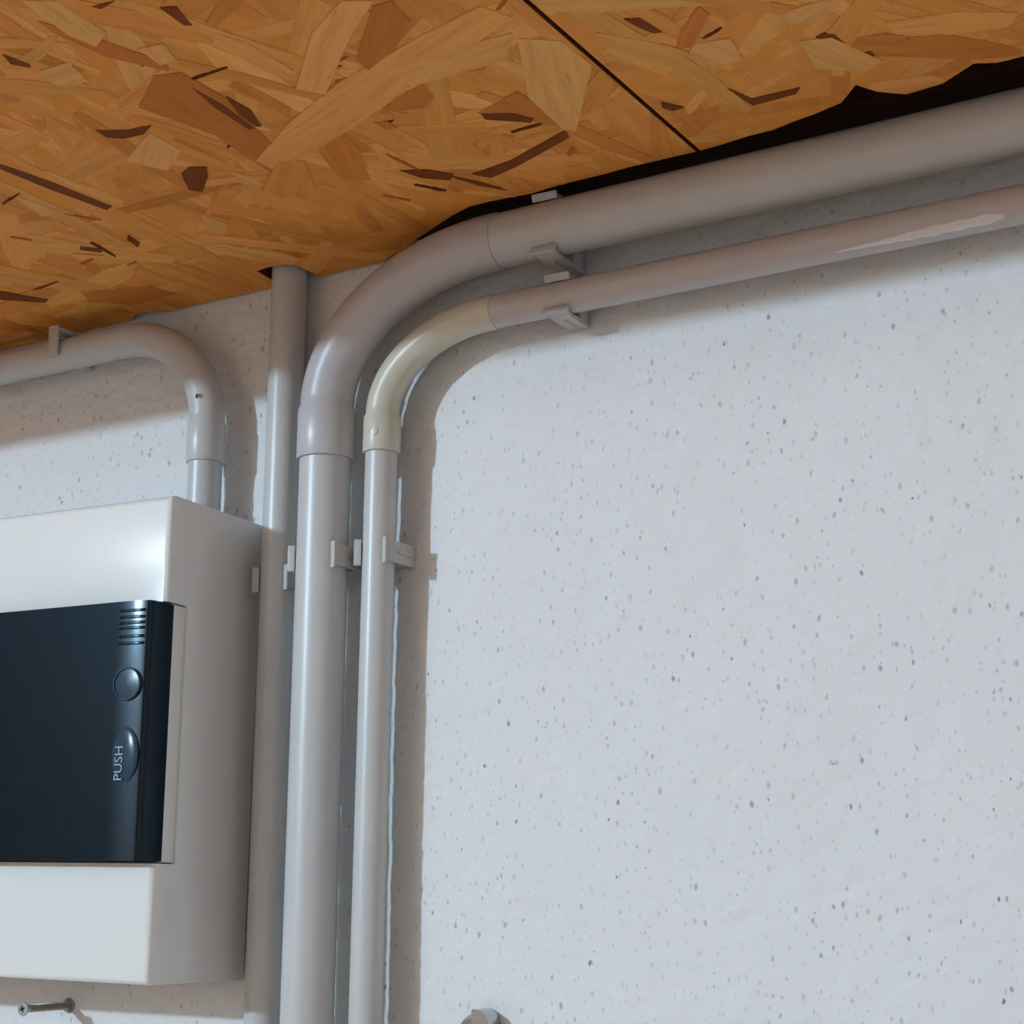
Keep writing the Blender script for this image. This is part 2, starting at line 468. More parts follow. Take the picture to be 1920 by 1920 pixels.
for k in range(34):
    cx = sr.uniform(-0.42, 0.30); cy = -0.03-sr.random()*0.26
    L = sr.uniform(0.008, 0.028); W = sr.uniform(0.0012, 0.0034)
    ang = math.radians(sr.gauss(76, 20)) if sr.random() < 0.45 else math.radians(sr.gauss(-14, 14))
    p = 0 if cx < seam(cy) else 1
    pts = fit(rand_outline(sr, cx, cy, L, W, ang), (left_poly, right_poly)[p])
    if not pts: continue
    depth += 0.000003
    strand(pts, depth, jit(sr.choice((RED, RED, DRK)), sr, 0.1), panels[p])

# strands that stand out in the photograph, laid out on the board (metres on its underside)
HAND = [
    ('R', [(-0.0931, -0.3191), (-0.084, -0.3021), (-0.0678, -0.262), (-0.072, -0.2544), (-0.0888, -0.2798), (-0.0948, -0.3083)]),
    ('L', [(-0.0869, -0.3352), (-0.0723, -0.3268), (-0.0732, -0.2959), (-0.0861, -0.2896), (-0.09, -0.3029)]),
    ('R', [(-0.0812, -0.2549), (-0.0681, -0.2504), (-0.0657, -0.2213), (-0.0729, -0.1893), (-0.081, -0.1473), (-0.0999, -0.1351), (-0.0971, -0.1927), (-0.1108, -0.2344)]),
    ('D', [(-0.0728, -0.2392), (-0.0711, -0.2148), (-0.0733, -0.1874), (-0.0773, -0.187), (-0.077, -0.2162)]),
    ('L', [(-0.1256, -0.2105), (-0.1244, -0.187), (-0.1476, -0.1717), (-0.1598, -0.1924), (-0.1434, -0.2015)]),
    ('D', [(-0.1444, -0.1644), (-0.1346, -0.1689), (-0.1261, -0.1641), (-0.1337, -0.1544), (-0.1493, -0.1409), (-0.1545, -0.1463)]),
    ('D', [(-0.148, -0.2275), (-0.1329, -0.2188), (-0.1178, -0.217), (-0.1289, -0.211), (-0.1422, -0.213), (-0.1487, -0.2181)]),
    ('L', [(-0.2489, -0.188), (-0.2436, -0.1807), (-0.2407, -0.1619), (-0.2551, -0.1615)]),
    ('D', [(-0.2682, -0.1181), (-0.2582, -0.1076), (-0.264, -0.104), (-0.2725, -0.1138)]),
    ('D', [(-0.2221, -0.2243), (-0.2142, -0.1926), (-0.2085, -0.1522), (-0.215, -0.1498), (-0.2231, -0.1881), (-0.2272, -0.2197)]),
    ('L', [(0.0099, -0.2483), (0.0378, -0.2636), (0.0503, -0.2565), (0.0261, -0.2391), (-0.0197, -0.1981), (-0.0291, -0.2098)]),
    ('T', [(-0.0975, -0.1568), (-0.0553, -0.1826), (-0.0048, -0.2051), (0.0562, -0.2217), (0.0896, -0.2289), (0.0976, -0.214), (0.066, -0.1996), (0.0167, -0.1804), (-0.0383, -0.159), (-0.0956, -0.1404)]),
    ('R', [(0.0141, -0.218), (0.0478, -0.2529), (0.0576, -0.2523), (0.0549, -0.2332), (0.0352, -0.2172), (0.0127, -0.2071)]),
    ('R', [(-0.0065, -0.168), (0.009, -0.1785), (0.0292, -0.1825), (0.0265, -0.1685), (0.0169, -0.1612), (0.0059, -0.1642)]),
    ('R', [(0.0364, -0.1434), (0.0653, -0.1525), (0.0689, -0.1314), (0.0668, -0.1072), (0.0569, -0.121)]),
    ('D', [(0.0376, -0.1427), (0.0522, -0.1351), (0.0596, -0.1242), (0.0551, -0.1207), (0.0364, -0.1354)]),
    ('D', [(-0.0033, -0.0837), (0.0251, -0.0881), (0.0666, -0.1038), (0.0646, -0.0959), (0.0237, -0.0798), (0.0033, -0.0744)]),
    ('L', [(0.0905, -0.1966), (0.1068, -0.1846), (0.1097, -0.1573), (0.0709, -0.1), (0.0662, -0.1061), (0.0673, -0.1451)]),
    ('D', [(-0.0356, -0.1076), (-0.0223, -0.1008), (-0.0123, -0.0888), (-0.0176, -0.0832), (-0.0305, -0.0937)]),
    ('D', [(-0.016, -0.0886), (-0.0047, -0.0726), (0.0031, -0.0561), (-0.0072, -0.0685)]),
    ('R', [(-0.0155, -0.1611), (-0.009, -0.1594), (-0.0082, -0.1508), (-0.0147, -0.1511)]),
    ('O', [(-0.0072, -0.1523), (0.0346, -0.1324), (0.0304, -0.1232), (0.0013, -0.1371)]),
    ('R', [(0.0509, -0.1899), (0.0684, -0.1914), (0.0673, -0.1845), (0.0613, -0.178), (0.053, -0.1834)]),
    ('T', [(0.0217, -0.2019), (0.0537, -0.2038), (0.0741, -0.2033), (0.0907, -0.202), (0.0764, -0.1822), (0.0496, -0.1829), (0.022, -0.1836)]),
    ('L', [(0.1602, -0.1512), (0.1773, -0.1469), (0.1747, -0.1259), (0.1608, -0.1269), (0.154, -0.1435)]),
    ('R', [(0.1596, -0.1652), (0.1752, -0.1798), (0.1768, -0.1712), (0.1592, -0.149), (0.1516, -0.1505)]),
    ('D', [(0.2167, -0.1297), (0.2207, -0.1263), (0.2229, -0.1119), (0.22, -0.1124), (0.2122, -0.1279)]),
    ('D', [(0.2269, -0.1034), (0.2306, -0.1035), (0.231, -0.0982), (0.2272, -0.0975)]),
    ('D', [(0.2602, -0.1155), (0.2693, -0.1082), (0.267, -0.1041), (0.2619, -0.1081)]),
    ('L', [(0.2071, -0.1564), (0.2247, -0.1565), (0.2299, -0.1535), (0.2166, -0.1405), (0.2052, -0.1444)]),
    ('L', [(0.2046, -0.1285), (0.2187, -0.1242), (0.2329, -0.0914), (0.2219, -0.0859), (0.2027, -0.1005)]),
    ('D', [(0.1575, -0.1041), (0.1643, -0.087), (0.1893, -0.0859), (0.1854, -0.0812), (0.1623, -0.0804)]),
    ('D', [(0.1232, -0.1067), (0.1308, -0.0959), (0.1247, -0.0955), (0.1213, -0.1013)]),
    ('D', [(0.1413, -0.1869), (0.1482, -0.1844), (0.1519, -0.168), (0.1478, -0.1692), (0.1438, -0.178)]),
    ('T', [(0.1252, -0.1822), (0.1471, -0.1587), (0.155, -0.1457), (0.1368, -0.13), (0.1209, -0.1567)]),
    ('T', [(0.2443, -0.1246), (0.2763, -0.1167), (0.2992, -0.1025), (0.2923, -0.0928), (0.2623, -0.1004), (0.2455, -0.1121)]),
    ('R', [(0.2488, -0.1059), (0.263, -0.1032), (0.2807, -0.0849), (0.2673, -0.0814), (0.2512, -0.0877)]),
    ('D', [(-0.0626, -0.3162), (-0.0505, -0.3143), (-0.0602, -0.3127)]),
    ('D', [(-0.1302, -0.3064), (-0.126, -0.2936), (-0.128, -0.2907), (-0.1338, -0.2981)]),
    ('L', [(-0.1261, -0.2866), (-0.1081, -0.2851), (-0.1134, -0.2673), (-0.1288, -0.27), (-0.1309, -0.2804)]),
    ('D', [(-0.3712, -0.0885), (-0.3543, -0.0618), (-0.3604, -0.0583), (-0.3827, -0.078)]),
    ('R', [(-0.3245, -0.0618), (-0.2774, -0.046), (-0.2719, -0.0261), (-0.311, -0.0254), (-0.3327, -0.0437)]),
    ('D', [(-0.2305, -0.1156), (-0.2329, -0.1027), (-0.2382, -0.099), (-0.2357, -0.111)]),
    ('O', [(-0.0873, -0.1509), (-0.0746, -0.1437), (-0.0901, -0.1135), (-0.1121, -0.1097), (-0.121, -0.123)]),
    ('L', [(-0.1188, -0.1537), (-0.1129, -0.1425), (-0.1116, -0.1299), (-0.1221, -0.1359)]),
    ('L', [(-0.1699, -0.1171), (-0.1662, -0.0972), (-0.1795, -0.0864), (-0.1856, -0.1037)]),
    ('D', [(-0.0645, -0.2207), (-0.063, -0.2037), (-0.0693, -0.1872), (-0.0717, -0.1886), (-0.0714, -0.2019)]),
    ('D', [(-0.0365, -0.3002), (-0.0296, -0.2972), (-0.0339, -0.2815), (-0.0372, -0.2833)]),
    ('L', [(-0.0703, -0.2777), (-0.0571, -0.2757), (-0.0616, -0.2614), (-0.0718, -0.2614)]),
    ('T', [(-0.03, -0.2712), (-0.0217, -0.2582), (-0.0189, -0.2252), (-0.0265, -0.2175), (-0.0321, -0.2415), (-0.0363, -0.2638)])]
for code, pts in HAND:
    col = {'L': LIGHT, 'T': TAN, 'M': MID, 'O': ORA, 'R': RED, 'D': DRK}[code]
    c = (sum(p[0] for p in pts)/len(pts), sum(p[1] for p in pts)/len(pts))
    p = 0 if c[0] < seam(c[1]) else 1
    pts = fit(pts, (left_poly, right_poly)[p])
    if not pts: continue
    depth += 0.000003
    strand(pts, depth, jit(soft(col, 0.1 if code == 'D' else 0.38), sr, 0.05), panels[p])

# the rest of the board out of view: joined strands
for pi, poly in enumerate((left_poly, right_poly)):
    fr = random.Random(50+pi); vs, fs = [], []
    for k in range(1500):
        cx = fr.uniform(-1.28, 1.18); cy = -0.004-fr.random()*0.36
        if (0 if cx < seam(cy) else 1) != pi: continue
        L = fr.uniform(0.03, 0.12); W = fr.uniform(0.006, 0.02)
        ang = math.radians(fr.gauss(76, 24)) if fr.random() < 0.6 else math.radians(fr.gauss(-14, 28))
        pts = fit(rand_outline(fr, cx, cy, L, W, ang), poly)
        if not pts: continue
        v, f = prism_data(pts, 0.00002+0.00000006*k)
        b = len(vs); vs += v; fs += [tuple(i+b for i in q) for q in f]
    o = mesh_obj('strand_filler', vs, fs, M_STUFF, panels[pi]); setp(o, kind='stuff')

# unseen loft box added over the board to block lamp light: fascia at the front, deck on top, so the gap along the wall is dark
bm = bmesh.new(); add_box(bm, (-0.05, FRONT-0.011, 0.095), (2.6, 0.02, 0.15))
o = bm_obj('loft_blocker_front', bm, M_TIMBER); o.location = (0, 0, ZC+0.008); setp(o, 'unseen fascia board added along the front of the loft to block light', 'trim', kind='structure')
bm = bmesh.new(); add_box(bm, (-0.05, (FRONT-0.02)/2, 0.155+0.01), (2.6, -FRONT+0.02, 0.02))
o = bm_obj('loft_blocker_top', bm, M_TIMBER); o.location = (0, 0, ZC+0.02); setp(o, 'unseen deck board added on top of the loft to block light', 'trim', kind='structure')

bm = bmesh.new(); add_box(bm, (0.53, -0.0165, 0.075), (1.26, 0.032, 0.13))  # dark strip added over the plaster so the gap looks deeply shaded
o = bm_obj('gap_shade_strip', bm, M_GAP_SHADE, ceiling); setp(o, 'dark strip added as shade in the gap above the thickest conduit')
# ------------------------------------------------------------------ conduits
def arc(cx, cz, y, a, b, a0, a1, n=28):
    return [(cx+a*math.cos(math.radians(a0+(a1-a0)*i/n)), y, cz+b*math.sin(math.radians(a0+(a1-a0)*i/n))) for i in range(n+1)]

def bend(name, parent, mat, x, y, z_sock_bot, z_sock_top, x_end, z_h, r_pipe, r_sock, r_bend, slope_v=0.00481, sgn=1):
    """socketed 90 degree bend: socket at the bottom, slim collar end on the level pipe"""
    xb = x + slope_v*z_sock_bot; xt = x + slope_v*z_sock_top
    path = [(xb, y, z_sock_bot), (xb, y, z_sock_bot), (xb, y, z_sock_bot+0.0006), (xt, y, z_sock_top-0.0025), (xt, y, z_sock_top)]
    rad = [r_pipe*0.98, r_sock-0.0003, r_sock, r_sock, r_bend]
    cx = x_end; a = abs(x_end-xt); b = z_h-z_sock_top
    A = arc(cx, z_sock_top, y, a, b, 180, 90) if sgn > 0 else arc(cx, z_sock_top, y, a, b, 0, 90)
    path += [(p[0], p[1], p[2]) for p in A[1:]]; rad += [r_bend]*(len(A)-1)
    e = A[-1]
    path += [(e[0]+sgn*0.0012, y, e[2]), (e[0]+sgn*0.0013, y, e[2])]; rad += [r_bend, r_pipe*0.98]
    # doubled rings need a direction: nudge
    path[0] = (xb, y, z_sock_bot-0.00002)
    return tube_obj(name, path, rad, mat, parent)

SV = 0.00481
def vpath(x, y, z0, z1, n=12): return [(x+SV*z, y, z) for z in np.linspace(z0, z1, n)]
def hpath(y, zh, x0, x1, n=12): return [(x, y, zh+SLOPE*x) for x in np.linspace(x0, x1, n)]

# thick conduit
XLg, YLg, ZHLg, RLg = -0.1387, -0.0303, -0.0429, 0.0160
t = empty('thick_conduit', (0, 0, 0)); setp(t, 'thickest grey plastic conduit rising up the wall and bending right under the ceiling', 'pipe')
tube_obj('upright_pipe', vpath(XLg, YLg, -0.95, -0.14), RLg, M_PIPE, t)
bend('elbow', t, M_ELBOW_L, XLg, YLg, -0.1612, -0.1277, -0.0165, ZHLg+SLOPE*-0.0165, RLg, 0.0180, 0.0167)
tube_obj('level_pipe', hpath(YLg, ZHLg, -0.03, 1.1), RLg, M_PIPE, t)

# thin conduit
XSm, YSm, ZHSm, RSm = -0.1026, -0.0218, -0.0822, 0.0099
t = empty('thin_conduit', (0, 0, 0)); setp(t, 'thin grey conduit with a cream elbow bending right below the thickest one', 'pipe')
tube_obj('upright_pipe', vpath(XSm, YSm, -0.95, -0.14), RSm, M_PIPE, t)
e = bend('elbow', t, M_ELBOW_S, XSm, YSm, -0.1592, -0.1349, -0.0240, ZHSm+SLOPE*-0.024, RSm, 0.01165, 0.0104)
e['label'] = 'cream coloured elbow'
hp = tube_obj('level_pipe', hpath(YSm, ZHSm, -0.03, 1.1), RSm, M_PIPE_MAUVE, t)
# round moulded mark on the cream socket
bm = bmesh.new()
for k in range(24):
    a0, a1 = 2*math.pi*k/24, 2*math.pi*(k+1)/24
    ring = []
    for a in (a0, a1):
        for rad_, off in ((0.0026, 0.00035), (0.0031, 0.00035), (0.0031, -0.0002), (0.0026, -0.0002)):
            lx, lz = rad_*math.cos(a), rad_*math.sin(a)
            th = lx/0.01165 + 0.12
            R2 = 0.01165+off
            ring.append(bm.verts.new((XSm+SV*-0.15+R2*math.sin(th), YSm-R2*math.cos(th), -0.1478+lz)))
    for i in range(4): bm.faces.new((ring[i], ring[(i+1) % 4], ring[4+(i+1) % 4], ring[4+i]))
bmesh.ops.remove_doubles(bm, verts=bm.verts, dist=1e-6)
bm_obj('moulded_mark', bm, M_ELBOW_S, e)
# smear of white paint on the level run
vs, fs = [], []
N_ = 26
for i in range(N_+1):
    u = i/N_; x = 0.186+0.088*u
    hw = 0.26*min(1, 0.12+u*1.5)*min(1, (1-u)*9+0.45)*(1+0.12*math.sin(i*1.7))
    mid = math.radians(53-7*u)
    for k in range(4):
        A = mid + hw*(k/3*2-1)
        R2 = RSm+(0.0003 if k in (1, 2) else 0.00005)
        vs.append((x, YSm-R2*math.cos(A), ZHSm+SLOPE*x-R2*math.sin(A)))
for i in range(N_):
    for k in range(3): fs.append((i*4+k, i*4+k+1, (i+1)*4+k+1, (i+1)*4+k))
o = mesh_obj('paint_smear', vs, fs, M_PAINT, hp, True); o['label'] = 'white paint smear'

# straight conduit that goes up through the board
t = empty('straight_conduit', (0, 0, 0)); setp(t, 'straight grey conduit beside the white box running up through a hole in the ceiling', 'pipe')
tube_obj('upright_pipe', vpath(-0.1843, -0.0150, -0.95, 0.11), 0.0115, M_PIPE, t)

# conduit that leaves the box and bends left
XD, YD, RD = -0.2431, -0.0221, 0.0112
t = empty('box_conduit', (0, 0, 0)); setp(t, 'short grey conduit leaving the top of the white box and bending left', 'pipe')
tube_obj('upright_pipe', vpath(XD, YD, -0.1885, -0.13), RD, M_PIPE, t)
zHD = -0.0494
e = bend('elbow', t, M_PIPE, XD, YD, -0.1490, -0.1205, -0.3190, zHD+SLOPE*-0.319, RD, 0.0127, 0.0117, sgn=-1)
tube_obj('level_pipe', hpath(YD, zHD, -1.1, -0.31), RD, M_PIPE, t)
elbow_d = e

# ------------------------------------------------------------------ snap clips
def make_clip(name, loc, axis_v, dist, r, label, half=0.0070, wrap=32, wrap2=None, low=1.0):
    """clip fixed to the wall at loc; axis_v: True when the pipe runs upright"""
    root = empty(name, loc, (0, 0 if axis_v else math.radians(-90+0.8), 0))
    setp(root, label, 'pipe clip', 'snap clips holding the conduits to the wall')
    bm = bmesh.new()
    add_box(bm, (0, -(dist-r-0.0006)/2+0.0, 0), (2*r+0.006, dist-r-0.0006, 2*half-0.002), 0.0008)
    bm_obj('base', bm, M_CLIP, root, angle=40)
    for s in (-1, 1):
        wr = wrap if (s > 0 or wrap2 is None) else wrap2
        prof_o, prof_i = [], []
        reach = 1.0 if s > 0 else low
        for n in (0.001, dist*0.5*reach, dist*reach): prof_o.append((r+0.0028, n)); prof_i.append((r+0.0005, n))
        for k in range(1, 7) if reach == 1.0 else ():
            A = math.radians(wr*k/6)
            prof_o.append(((r+0.0028)*math.cos(A), dist+(r+0.0028)*math.sin(A)))
            prof_i.append(((r+0.0005)*math.cos(A), dist+(r+0.0005)*math.sin(A)))
        poly = prof_o + prof_i[::-1]
        bm = bmesh.new()
        lo = [bm.verts.new((s*a, -b, -half+0.0005)) for a, b in poly]; hi = [bm.verts.new((s*a, -b, half-0.0005)) for a, b in poly]
        n = len(lo); m_ = len(prof_o)
        for i in range(n): bm.faces.new((lo[i], lo[(i+1) % n], hi[(i+1) % n], hi[i]))
        for i in range(m_-1):
            a, b, c, d = i, i+1, n-2-i, n-1-i
            bm.faces.new((lo[a], lo[b], lo[c], lo[d])); bm.faces.new((hi[a], hi[b], hi[c], hi[d]))
        # raised middle rib
        add_box(bm, (s*(r+0.0031), -dist*0.52*reach, 0), (0.0010, dist*0.8*reach, 0.0016))
        arm = bm_obj('arm', bm, M_CLIP, root, angle=40)
        if reach < 1.0: continue
        A = math.radians(wr); ct, cn = (r+0.0028)*math.cos(A), dist+(r+0.0028)*math.sin(A)
        bm = bmesh.new(); add_box(bm, (0, 0, 0), (0.0046, 0.0020, 2*half+0.0022), 0.0004)
        for v in bm.verts:
            x, y = v.co.x, v.co.y
            ca, sa = math.cos(A*0.7), math.sin(A*0.7)
            px, pn = x*ca - y*sa, x*sa + y*ca
            v.co = Vector((s*(ct+px*1.0), -(cn+pn), v.co.z))
        bm_obj('lip', bm, M_CLIP, arm, angle=40)
    return root

make_clip('pipe_clip', (XLg+SV*-0.222, 0, -0.2235), True, -YLg, RLg, 'grey clip on the upright thickest conduit beside the box')
make_clip('pipe_clip', (XSm+SV*-0.222, 0, -0.2215), True, -YSm, RSm, 'grey clip on the upright thin conduit nearest the bare wall', wrap=38)
make_clip('pipe_clip', (-0.1843+SV*-0.227, 0, -0.2305), True, 0.0150, 0.0115, 'grey clip on the straight conduit, half hidden behind the white box')
make_clip('pipe_clip', (0.0190, 0, ZHLg+SLOPE*0.019), False, -YLg, RLg, 'grey clip on the level thickest conduit touching the ceiling')
make_clip('pipe_clip', (0.0220, 0, ZHSm+SLOPE*0.022), False, -YSm, RSm, 'grey clip on the level thin conduit just right of the cream elbow', wrap=38)
sc_ = empty('pipe_clip', (-0.3745, 0, zHD+SLOPE*-0.3745)); setp(sc_, 'grey clip hooked over the level conduit above the white box at far left', 'pipe clip', 'snap clips holding the conduits to the wall')
for nm, c_, s_ in (('base', (0, -0.0052, 0), (0.0090, 0.0104, 0.013)), ('arm', (0.0, -0.0175, RD+0.0030), (0.0086, 0.0350, 0.0030)), ('lip', (0, -0.0358, RD-0.0052), (0.0090, 0.0022, 0.0215))):
    bm = bmesh.new(); add_box(bm, c_, s_, 0.0006)
    bm_obj(nm, bm, M_CLIP, sc_, angle=40)

# ------------------------------------------------------------------ distribution box
BH, BD, BW = 0.29229, 0.09017, 0.285
def rotm(a, b, g):
    return Matrix.Rotation(b, 4, 'Y') @ Matrix.Rotation(a, 4, 'X') @ Matrix.Rotation(g, 4, 'Z')
box = empty('distribution_box')
box.matrix_world = Matrix.Translation((-0.21179, 0, -0.18965)) @ rotm(-0.01651, -0.00358, 0.03073)
setp(box, 'white plastic electrical distribution box with a smoked lid on the wall', 'electrical box')
LT, LB, LF = -0.0668, -0.2208, -(BD+0.0140)      # lid top, bottom, front
bm = bmesh.new()
prof = [(-0.0004, 0), (-BD, 0), (-BD, LT+0.0012), (-0.0715, LT+0.0012), (-0.0715, LB-0.0012), (-BD, LB-0.0012), (-BD, -BH), (-0.0004, -BH)]
a = [bm.verts.new((0, y, z)) for y, z in prof]; b = [bm.verts.new((-BW, y, z)) for y, z in prof]
n = len(prof)
for i in range(n): bm.faces.new((a[i], a[(i+1) % n], b[(i+1) % n], b[i]))
for v in (a, b):
    bm.faces.new((v[0], v[1], v[2], v[3])); bm.faces.new((v[0], v[3], v[4], v[7])); bm.faces.new((v[7], v[4], v[5], v[6]))
bm.edges.ensure_lookup_table()
big = []
for e_ in bm.edges:
    p, q = e_.verts
    fr_ = abs(p.co.y+BD) < 1e-6 and abs(q.co.y+BD) < 1e-6
    outer = not (abs(p.co.z-q.co.z) < 1e-6 and (abs(p.co.z-(LT+0.0012)) < 1e-6 or abs(p.co.z-(LB-0.0012)) < 1e-6))
    if fr_ and outer: big.append(e_)
bmesh.ops.bevel(bm, geom=big, offset=0.0038, segments=5, profile=0.5, affect='EDGES')
bm_obj('body', bm, M_BOX, box, angle=50)
# recessed side strip that the lid closes against
bm = bmesh.new(); add_box(bm, (-0.0032, -0.0775, (LT+LB)/2), (0.0040, 0.013, LT-LB+0.001), 0.0005)
bm_obj('side_strip', bm, M_BOX, box, angle=40)
bm = bmesh.new(); add_box(bm, (-0.0006, -0.0708, (LT+LB)/2), (0.0022, 0.0012, LT-LB), 0.0003)
bm_obj('side_bead', bm, M_BOX, box)
# inside: black plate and a row of breakers
bm = bmesh.new(); add_box(bm, (-BW/2-0.004, -0.0745, (LT+LB)/2), (BW-0.012, 0.004, LT-LB-0.001))
bm_obj('inner_plate', bm, M_INNER, box)
for k in range(12):
    bm = bmesh.new(); x = -0.042-0.018*k
    add_box(bm, (x, -0.081, (LT+LB)/2), (0.0172, 0.009, 0.045), 0.0006)
    br = bm_obj('breaker', bm, M_BREAKER, box)
    bm = bmesh.new(); add_box(bm, (x, -0.0885, (LT+LB)/2+0.004), (0.010, 0.007, 0.012), 0.001)
    bm_obj('toggle', bm, M_INNER, br)
# lid: front plate that swells towards its right edge and turns back along the side
out = [(-BW+0.002, LF), (-0.10, LF), (-0.06, LF), (-0.026, LF)]
K = math.tan(math.radians(9))/(2*0.0215)
for i in range(1, 11):
    x = -0.026+0.0215*i/10; out.append((x, LF+K*(x+0.026)**2))
x0, y0 = out[-1]; rf = 0.0040
for i in range(1, 9):
    A0 = math.radians(9); A = A0+(math.radians(90)-A0)*i/8
    out.append((x0+rf*(math.sin(A)-math.sin(A0)), y0+rf*(math.cos(A0)-math.cos(A))))
out.append((out[-1][0], -0.0822))
def offset(pts, d):
    res = []
    for i, p in enumerate(pts):
        a_ = Vector(pts[max(i-1, 0)]); b_ = Vector(pts[min(i+1, len(pts)-1)]); t_ = (b_-a_).normalized()
        res.append((p[0]-t_.y*d, p[1]+t_.x*d))
    return res
inn = offset(out, 0.0020)
bm = bmesh.new()
R4 = []
for z in (LT, LB):
    R4.append(([bm.verts.new((x, y, z)) for x, y in out], [bm.verts.new((x, y, z)) for x, y in inn]))
for i in range(len(out)-1):
    (o1, i1), (o2, i2) = R4
    bm.faces.new((o1[i], o1[i+1], o2[i+1], o2[i])); bm.faces.new((i1[i], i1[i+1], i2[i+1], i2[i]))
    bm.faces.new((o1[i], o1[i+1], i1[i+1], i1[i])); bm.faces.new((o2[i], o2[i+1], i2[i+1], i2[i]))
for j in (0, -1): bm.faces.new((R4[0][0][j], R4[0][1][j], R4[1][1][j], R4[1][0][j]))
lid = bm_obj('lid', bm, M_LID, box, angle=35); lid['label'] = 'smoked see-through lid'
# top and bottom walls of the lid
for z in (LT-0.0008, LB+0.0008):
    bm = bmesh.new(); add_box(bm, (-BW/2-0.004, (LF-0.082)/2+0.002, z), (BW-0.016, 0.017, 0.0015))
    bm_obj('lid_edge', bm, M_INNER, lid)
def surf(x): return LF + (K*(x+0.026)**2 if x > -0.026 else 0)
# grip ribs across the top corner
for z in (-0.0725, -0.0765, -0.0800, -0.0832, -0.0882, -0.0925):
    bm = bmesh.new(); prev = None
    for i in range(7):
        x = -0.0235+0.0185*i/6; y = surf(x)
        ring = [bm.verts.new((x, y-0.00045*math.sin(math.radians(g)), z+0.0009*math.cos(math.radians(g)))) for g in (0, 30, 60, 90, 120, 150, 180)]
        if prev:
            for k in range(6): bm.faces.new((prev[k], prev[k+1], ring[k+1], ring[k]))
        else: bm.faces.new(ring)
        prev = ring
    bm.faces.new(prev)
    bm_obj('grip_rib', bm, M_LID, lid, smooth=True)
# round raised button
bm = bmesh.new(); bx_, bz_, br_ = -0.0152, -0.1168, 0.0102
lathe(bm, [(-0.0015, br_), (0.0006, br_), (0.0012, br_-0.0005), (0.0012, br_-0.0011), (0.0003, br_-0.0014), (0.0005, br_*0.5), (0.0006, 0.0004)], (0, 0, 0), (0, -1, 0), 40)
bn = bm_obj('button', bm, M_LIDMARK, lid, angle=35); bn.location = (bx_, surf(bx_)-0.0002, bz_); bn.rotation_euler = (0, 0, math.radians(3.5))
# thumb oval of the latch with its word
bm = bmesh.new(); NU, NV = 28, 8; rings = []
for j in range(NV+1):
    t_ = j/NV
    rad_ = math.cos(t_*math.pi/2); hh = math.sin(t_*math.pi/2)
    rings.append([bm.verts.new((0.0105*rad_*math.cos(2*math.pi*k/NU), -0.0016*hh, 0.0170*rad_*math.sin(2*math.pi*k/NU))) for k in range(NU)] if j < NV else [bm.verts.new((0, -0.0016, 0))])
for j in range(NV-1):
    for k in range(NU): bm.faces.new((rings[j][k], rings[j][(k+1) % NU], rings[j+1][(k+1) % NU], rings[j+1][k]))
for k in range(NU): bm.faces.new((rings[NV-1][k], rings[NV-1][(k+1) % NU], rings[NV][0]))
ov = bm_obj('thumb_latch', bm, M_LIDMARK, lid, smooth=True); ov.location = (-0.0150, surf(-0.015)+0.0004, -0.1590)

def text_obj(name, body, size, mat, parent, mat4, extrude=0.0002):
    cu = bpy.data.curves.new(name, 'FONT'); cu.body = body; cu.size = size; cu.extrude = extrude
    cu.align_x = 'CENTER'; cu.align_y = 'CENTER'; cu.resolution_u = 3
    tmp = bpy.data.objects.new(name+'_tmp', cu); COL.objects.link(tmp)
    dg = bpy.context.evaluated_depsgraph_get()
    me = bpy.data.meshes.new_from_object(tmp.evaluated_get(dg))
    bpy.data.objects.remove(tmp); me.name = name
    me.materials.clear(); me.materials.append(mat)
    o = bpy.data.objects.new(name, me); COL.objects.link(o); o.parent = parent; o.matrix_local = mat4
    return o
# reads upwards, facing out of the lid
RT = Matrix.Rotation(math.radians(90), 4, 'X')
w_ = text_obj('lettering', 'PUSH', 0.0088, M_MARK, lid, Matrix.Translation((-0.0172, surf(-0.017)-0.0014, -0.1640)) @ RT @ Matrix.Rotation(math.radians(90), 4, 'Z'))
w_['label'] = 'raised word PUSH'

# ------------------------------------------------------------------ screw in its plug
plug_p = Vector((-0.3647, 0, -0.5062))
bm = bmesh.new()
lathe(bm, [(-0.004, 0.0034), (0.0008, 0.0050), (0.0016, 0.0046), (0.0014, 0.0030), (-0.002, 0.0026)], (0, 0, 0), (0, -1, 0), 20)
o = bm_obj('wall_plug', bm, M_PLUG, None, angle=40); o.location = plug_p
setp(o, 'grey plug in the plaster holding the loose screw under the box', 'wall plug')
scr = empty('screw', plug_p + Vector((0, -0.0005, 0)))
setp(scr, 'loose cross-head screw sticking out of the wall under the white box', 'screw')
dirv = Vector((-0.03, -1, 0.01)).normalized(); LS = 0.0400
bm = bmesh.new(); prof = [(0.0, 0.0016)]
d = 0.001
while d < LS-0.006:
    prof += [(d, 0.0018), (d+0.0007, 0.0027), (d+0.0010, 0.0018)]; d += 0.0016
prof += [(LS-0.004, 0.0016)]
lathe(bm, prof, (0, 0, 0), dirv, 18); bm_obj('shank', bm, M_STEEL, scr, angle=60)
bm = bmesh.new(); lathe(bm, [(LS-0.0045, 0.0018), (LS-0.0012, 0.0046), (LS-0.0006, 0.0048), (LS, 0.0045), (LS+0.0001, 0.0005)], (0, 0, 0), dirv, 28)
hd = bm_obj('head', bm, M_STEEL, scr, angle=45)
bm = bmesh.new()
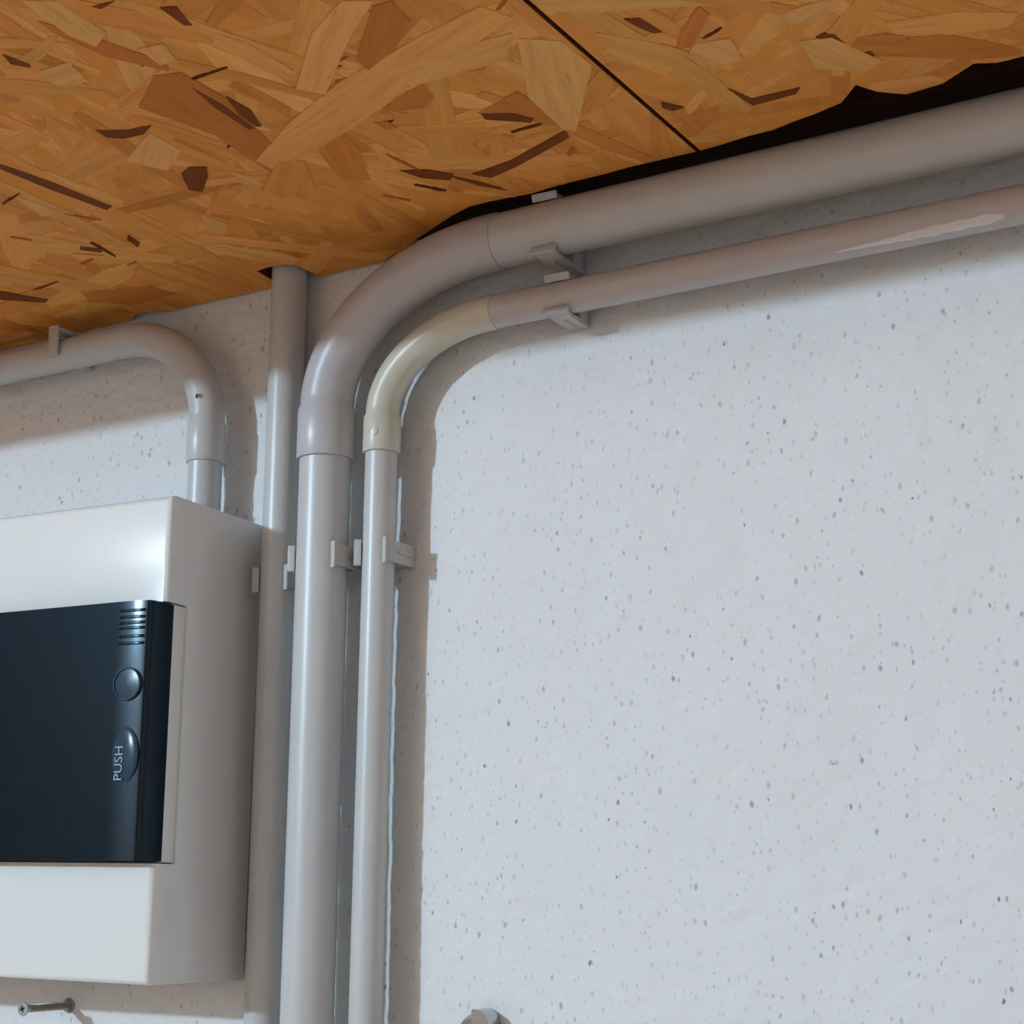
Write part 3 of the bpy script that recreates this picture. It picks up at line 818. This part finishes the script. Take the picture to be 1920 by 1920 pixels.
for ang in (20, 110):
    c_, s_ = math.cos(math.radians(ang)), math.sin(math.radians(ang))
    st = len(bm.verts); add_box(bm, (0, 0, 0), (0.0044, 0.0004, 0.0009))
    bm.verts.ensure_lookup_table()
    for v in bm.verts[st:]: v.co = Vector((v.co.x*c_-v.co.z*s_, v.co.y, v.co.x*s_+v.co.z*c_))
cr_ = bm_obj('cross_recess_shade', bm, M_RECESS_SHADE, hd); cr_.location = dirv*(LS+0.0001)  # thin raised black cross, painted shade in place of a cut recess

# ------------------------------------------------------------------ chrome catch at the lower edge
hk = empty('chrome_catch', (-0.038, 0, -0.5095)); setp(hk, 'small shiny chrome catch fixed on the bare wall at the lower edge', 'wall catch')
bm = bmesh.new(); lathe(bm, [(-0.001, 0.0171), (0.0012, 0.0171), (0.0020, 0.0164), (0.0022, 0.0146), (0.0014, 0.0136), (0.0014, 0.001)], (0, 0, 0), (0, -1, 0), 48)
bm_obj('flange', bm, M_CHROME, hk, angle=40)
bm = bmesh.new(); pr = [(0.0012, -0.030), (0.0012, 0.0190), (0.0018, 0.0196), (0.0040, 0.0196)]
for k in range(1, 9):
    A = math.radians(90-11*k); pr.append((0.0040+0.0085*math.cos(A), 0.0111+0.0085*math.sin(A)))
pr.append((0.0126, -0.030))
f_ = [bm.verts.new((x, -0.0145, z)) for x, z in pr]; b_ = [bm.verts.new((x, -0.0012, z)) for x, z in pr]
bm.faces.new(f_); bm.faces.new(b_[::-1])
for k in range(len(pr)): bm.faces.new((f_[k], f_[(k+1) % len(pr)], b_[(k+1) % len(pr)], b_[k]))
bmesh.ops.triangulate(bm, faces=[f for f in bm.faces if len(f.verts) > 4])
bm_obj('catch_body', bm, M_CHROME, hk, angle=30)

# small moulded print on the bend above the box
pm = text_obj('moulded_print', 'IM', 0.0042, M_INK, elbow_d, Matrix.Translation((-0.2420, YD-0.01172, -0.1068)) @ Matrix.Rotation(math.radians(8), 4, 'Z') @ RT @ Matrix.Rotation(math.radians(-6), 4, 'Z'), 0.00012)
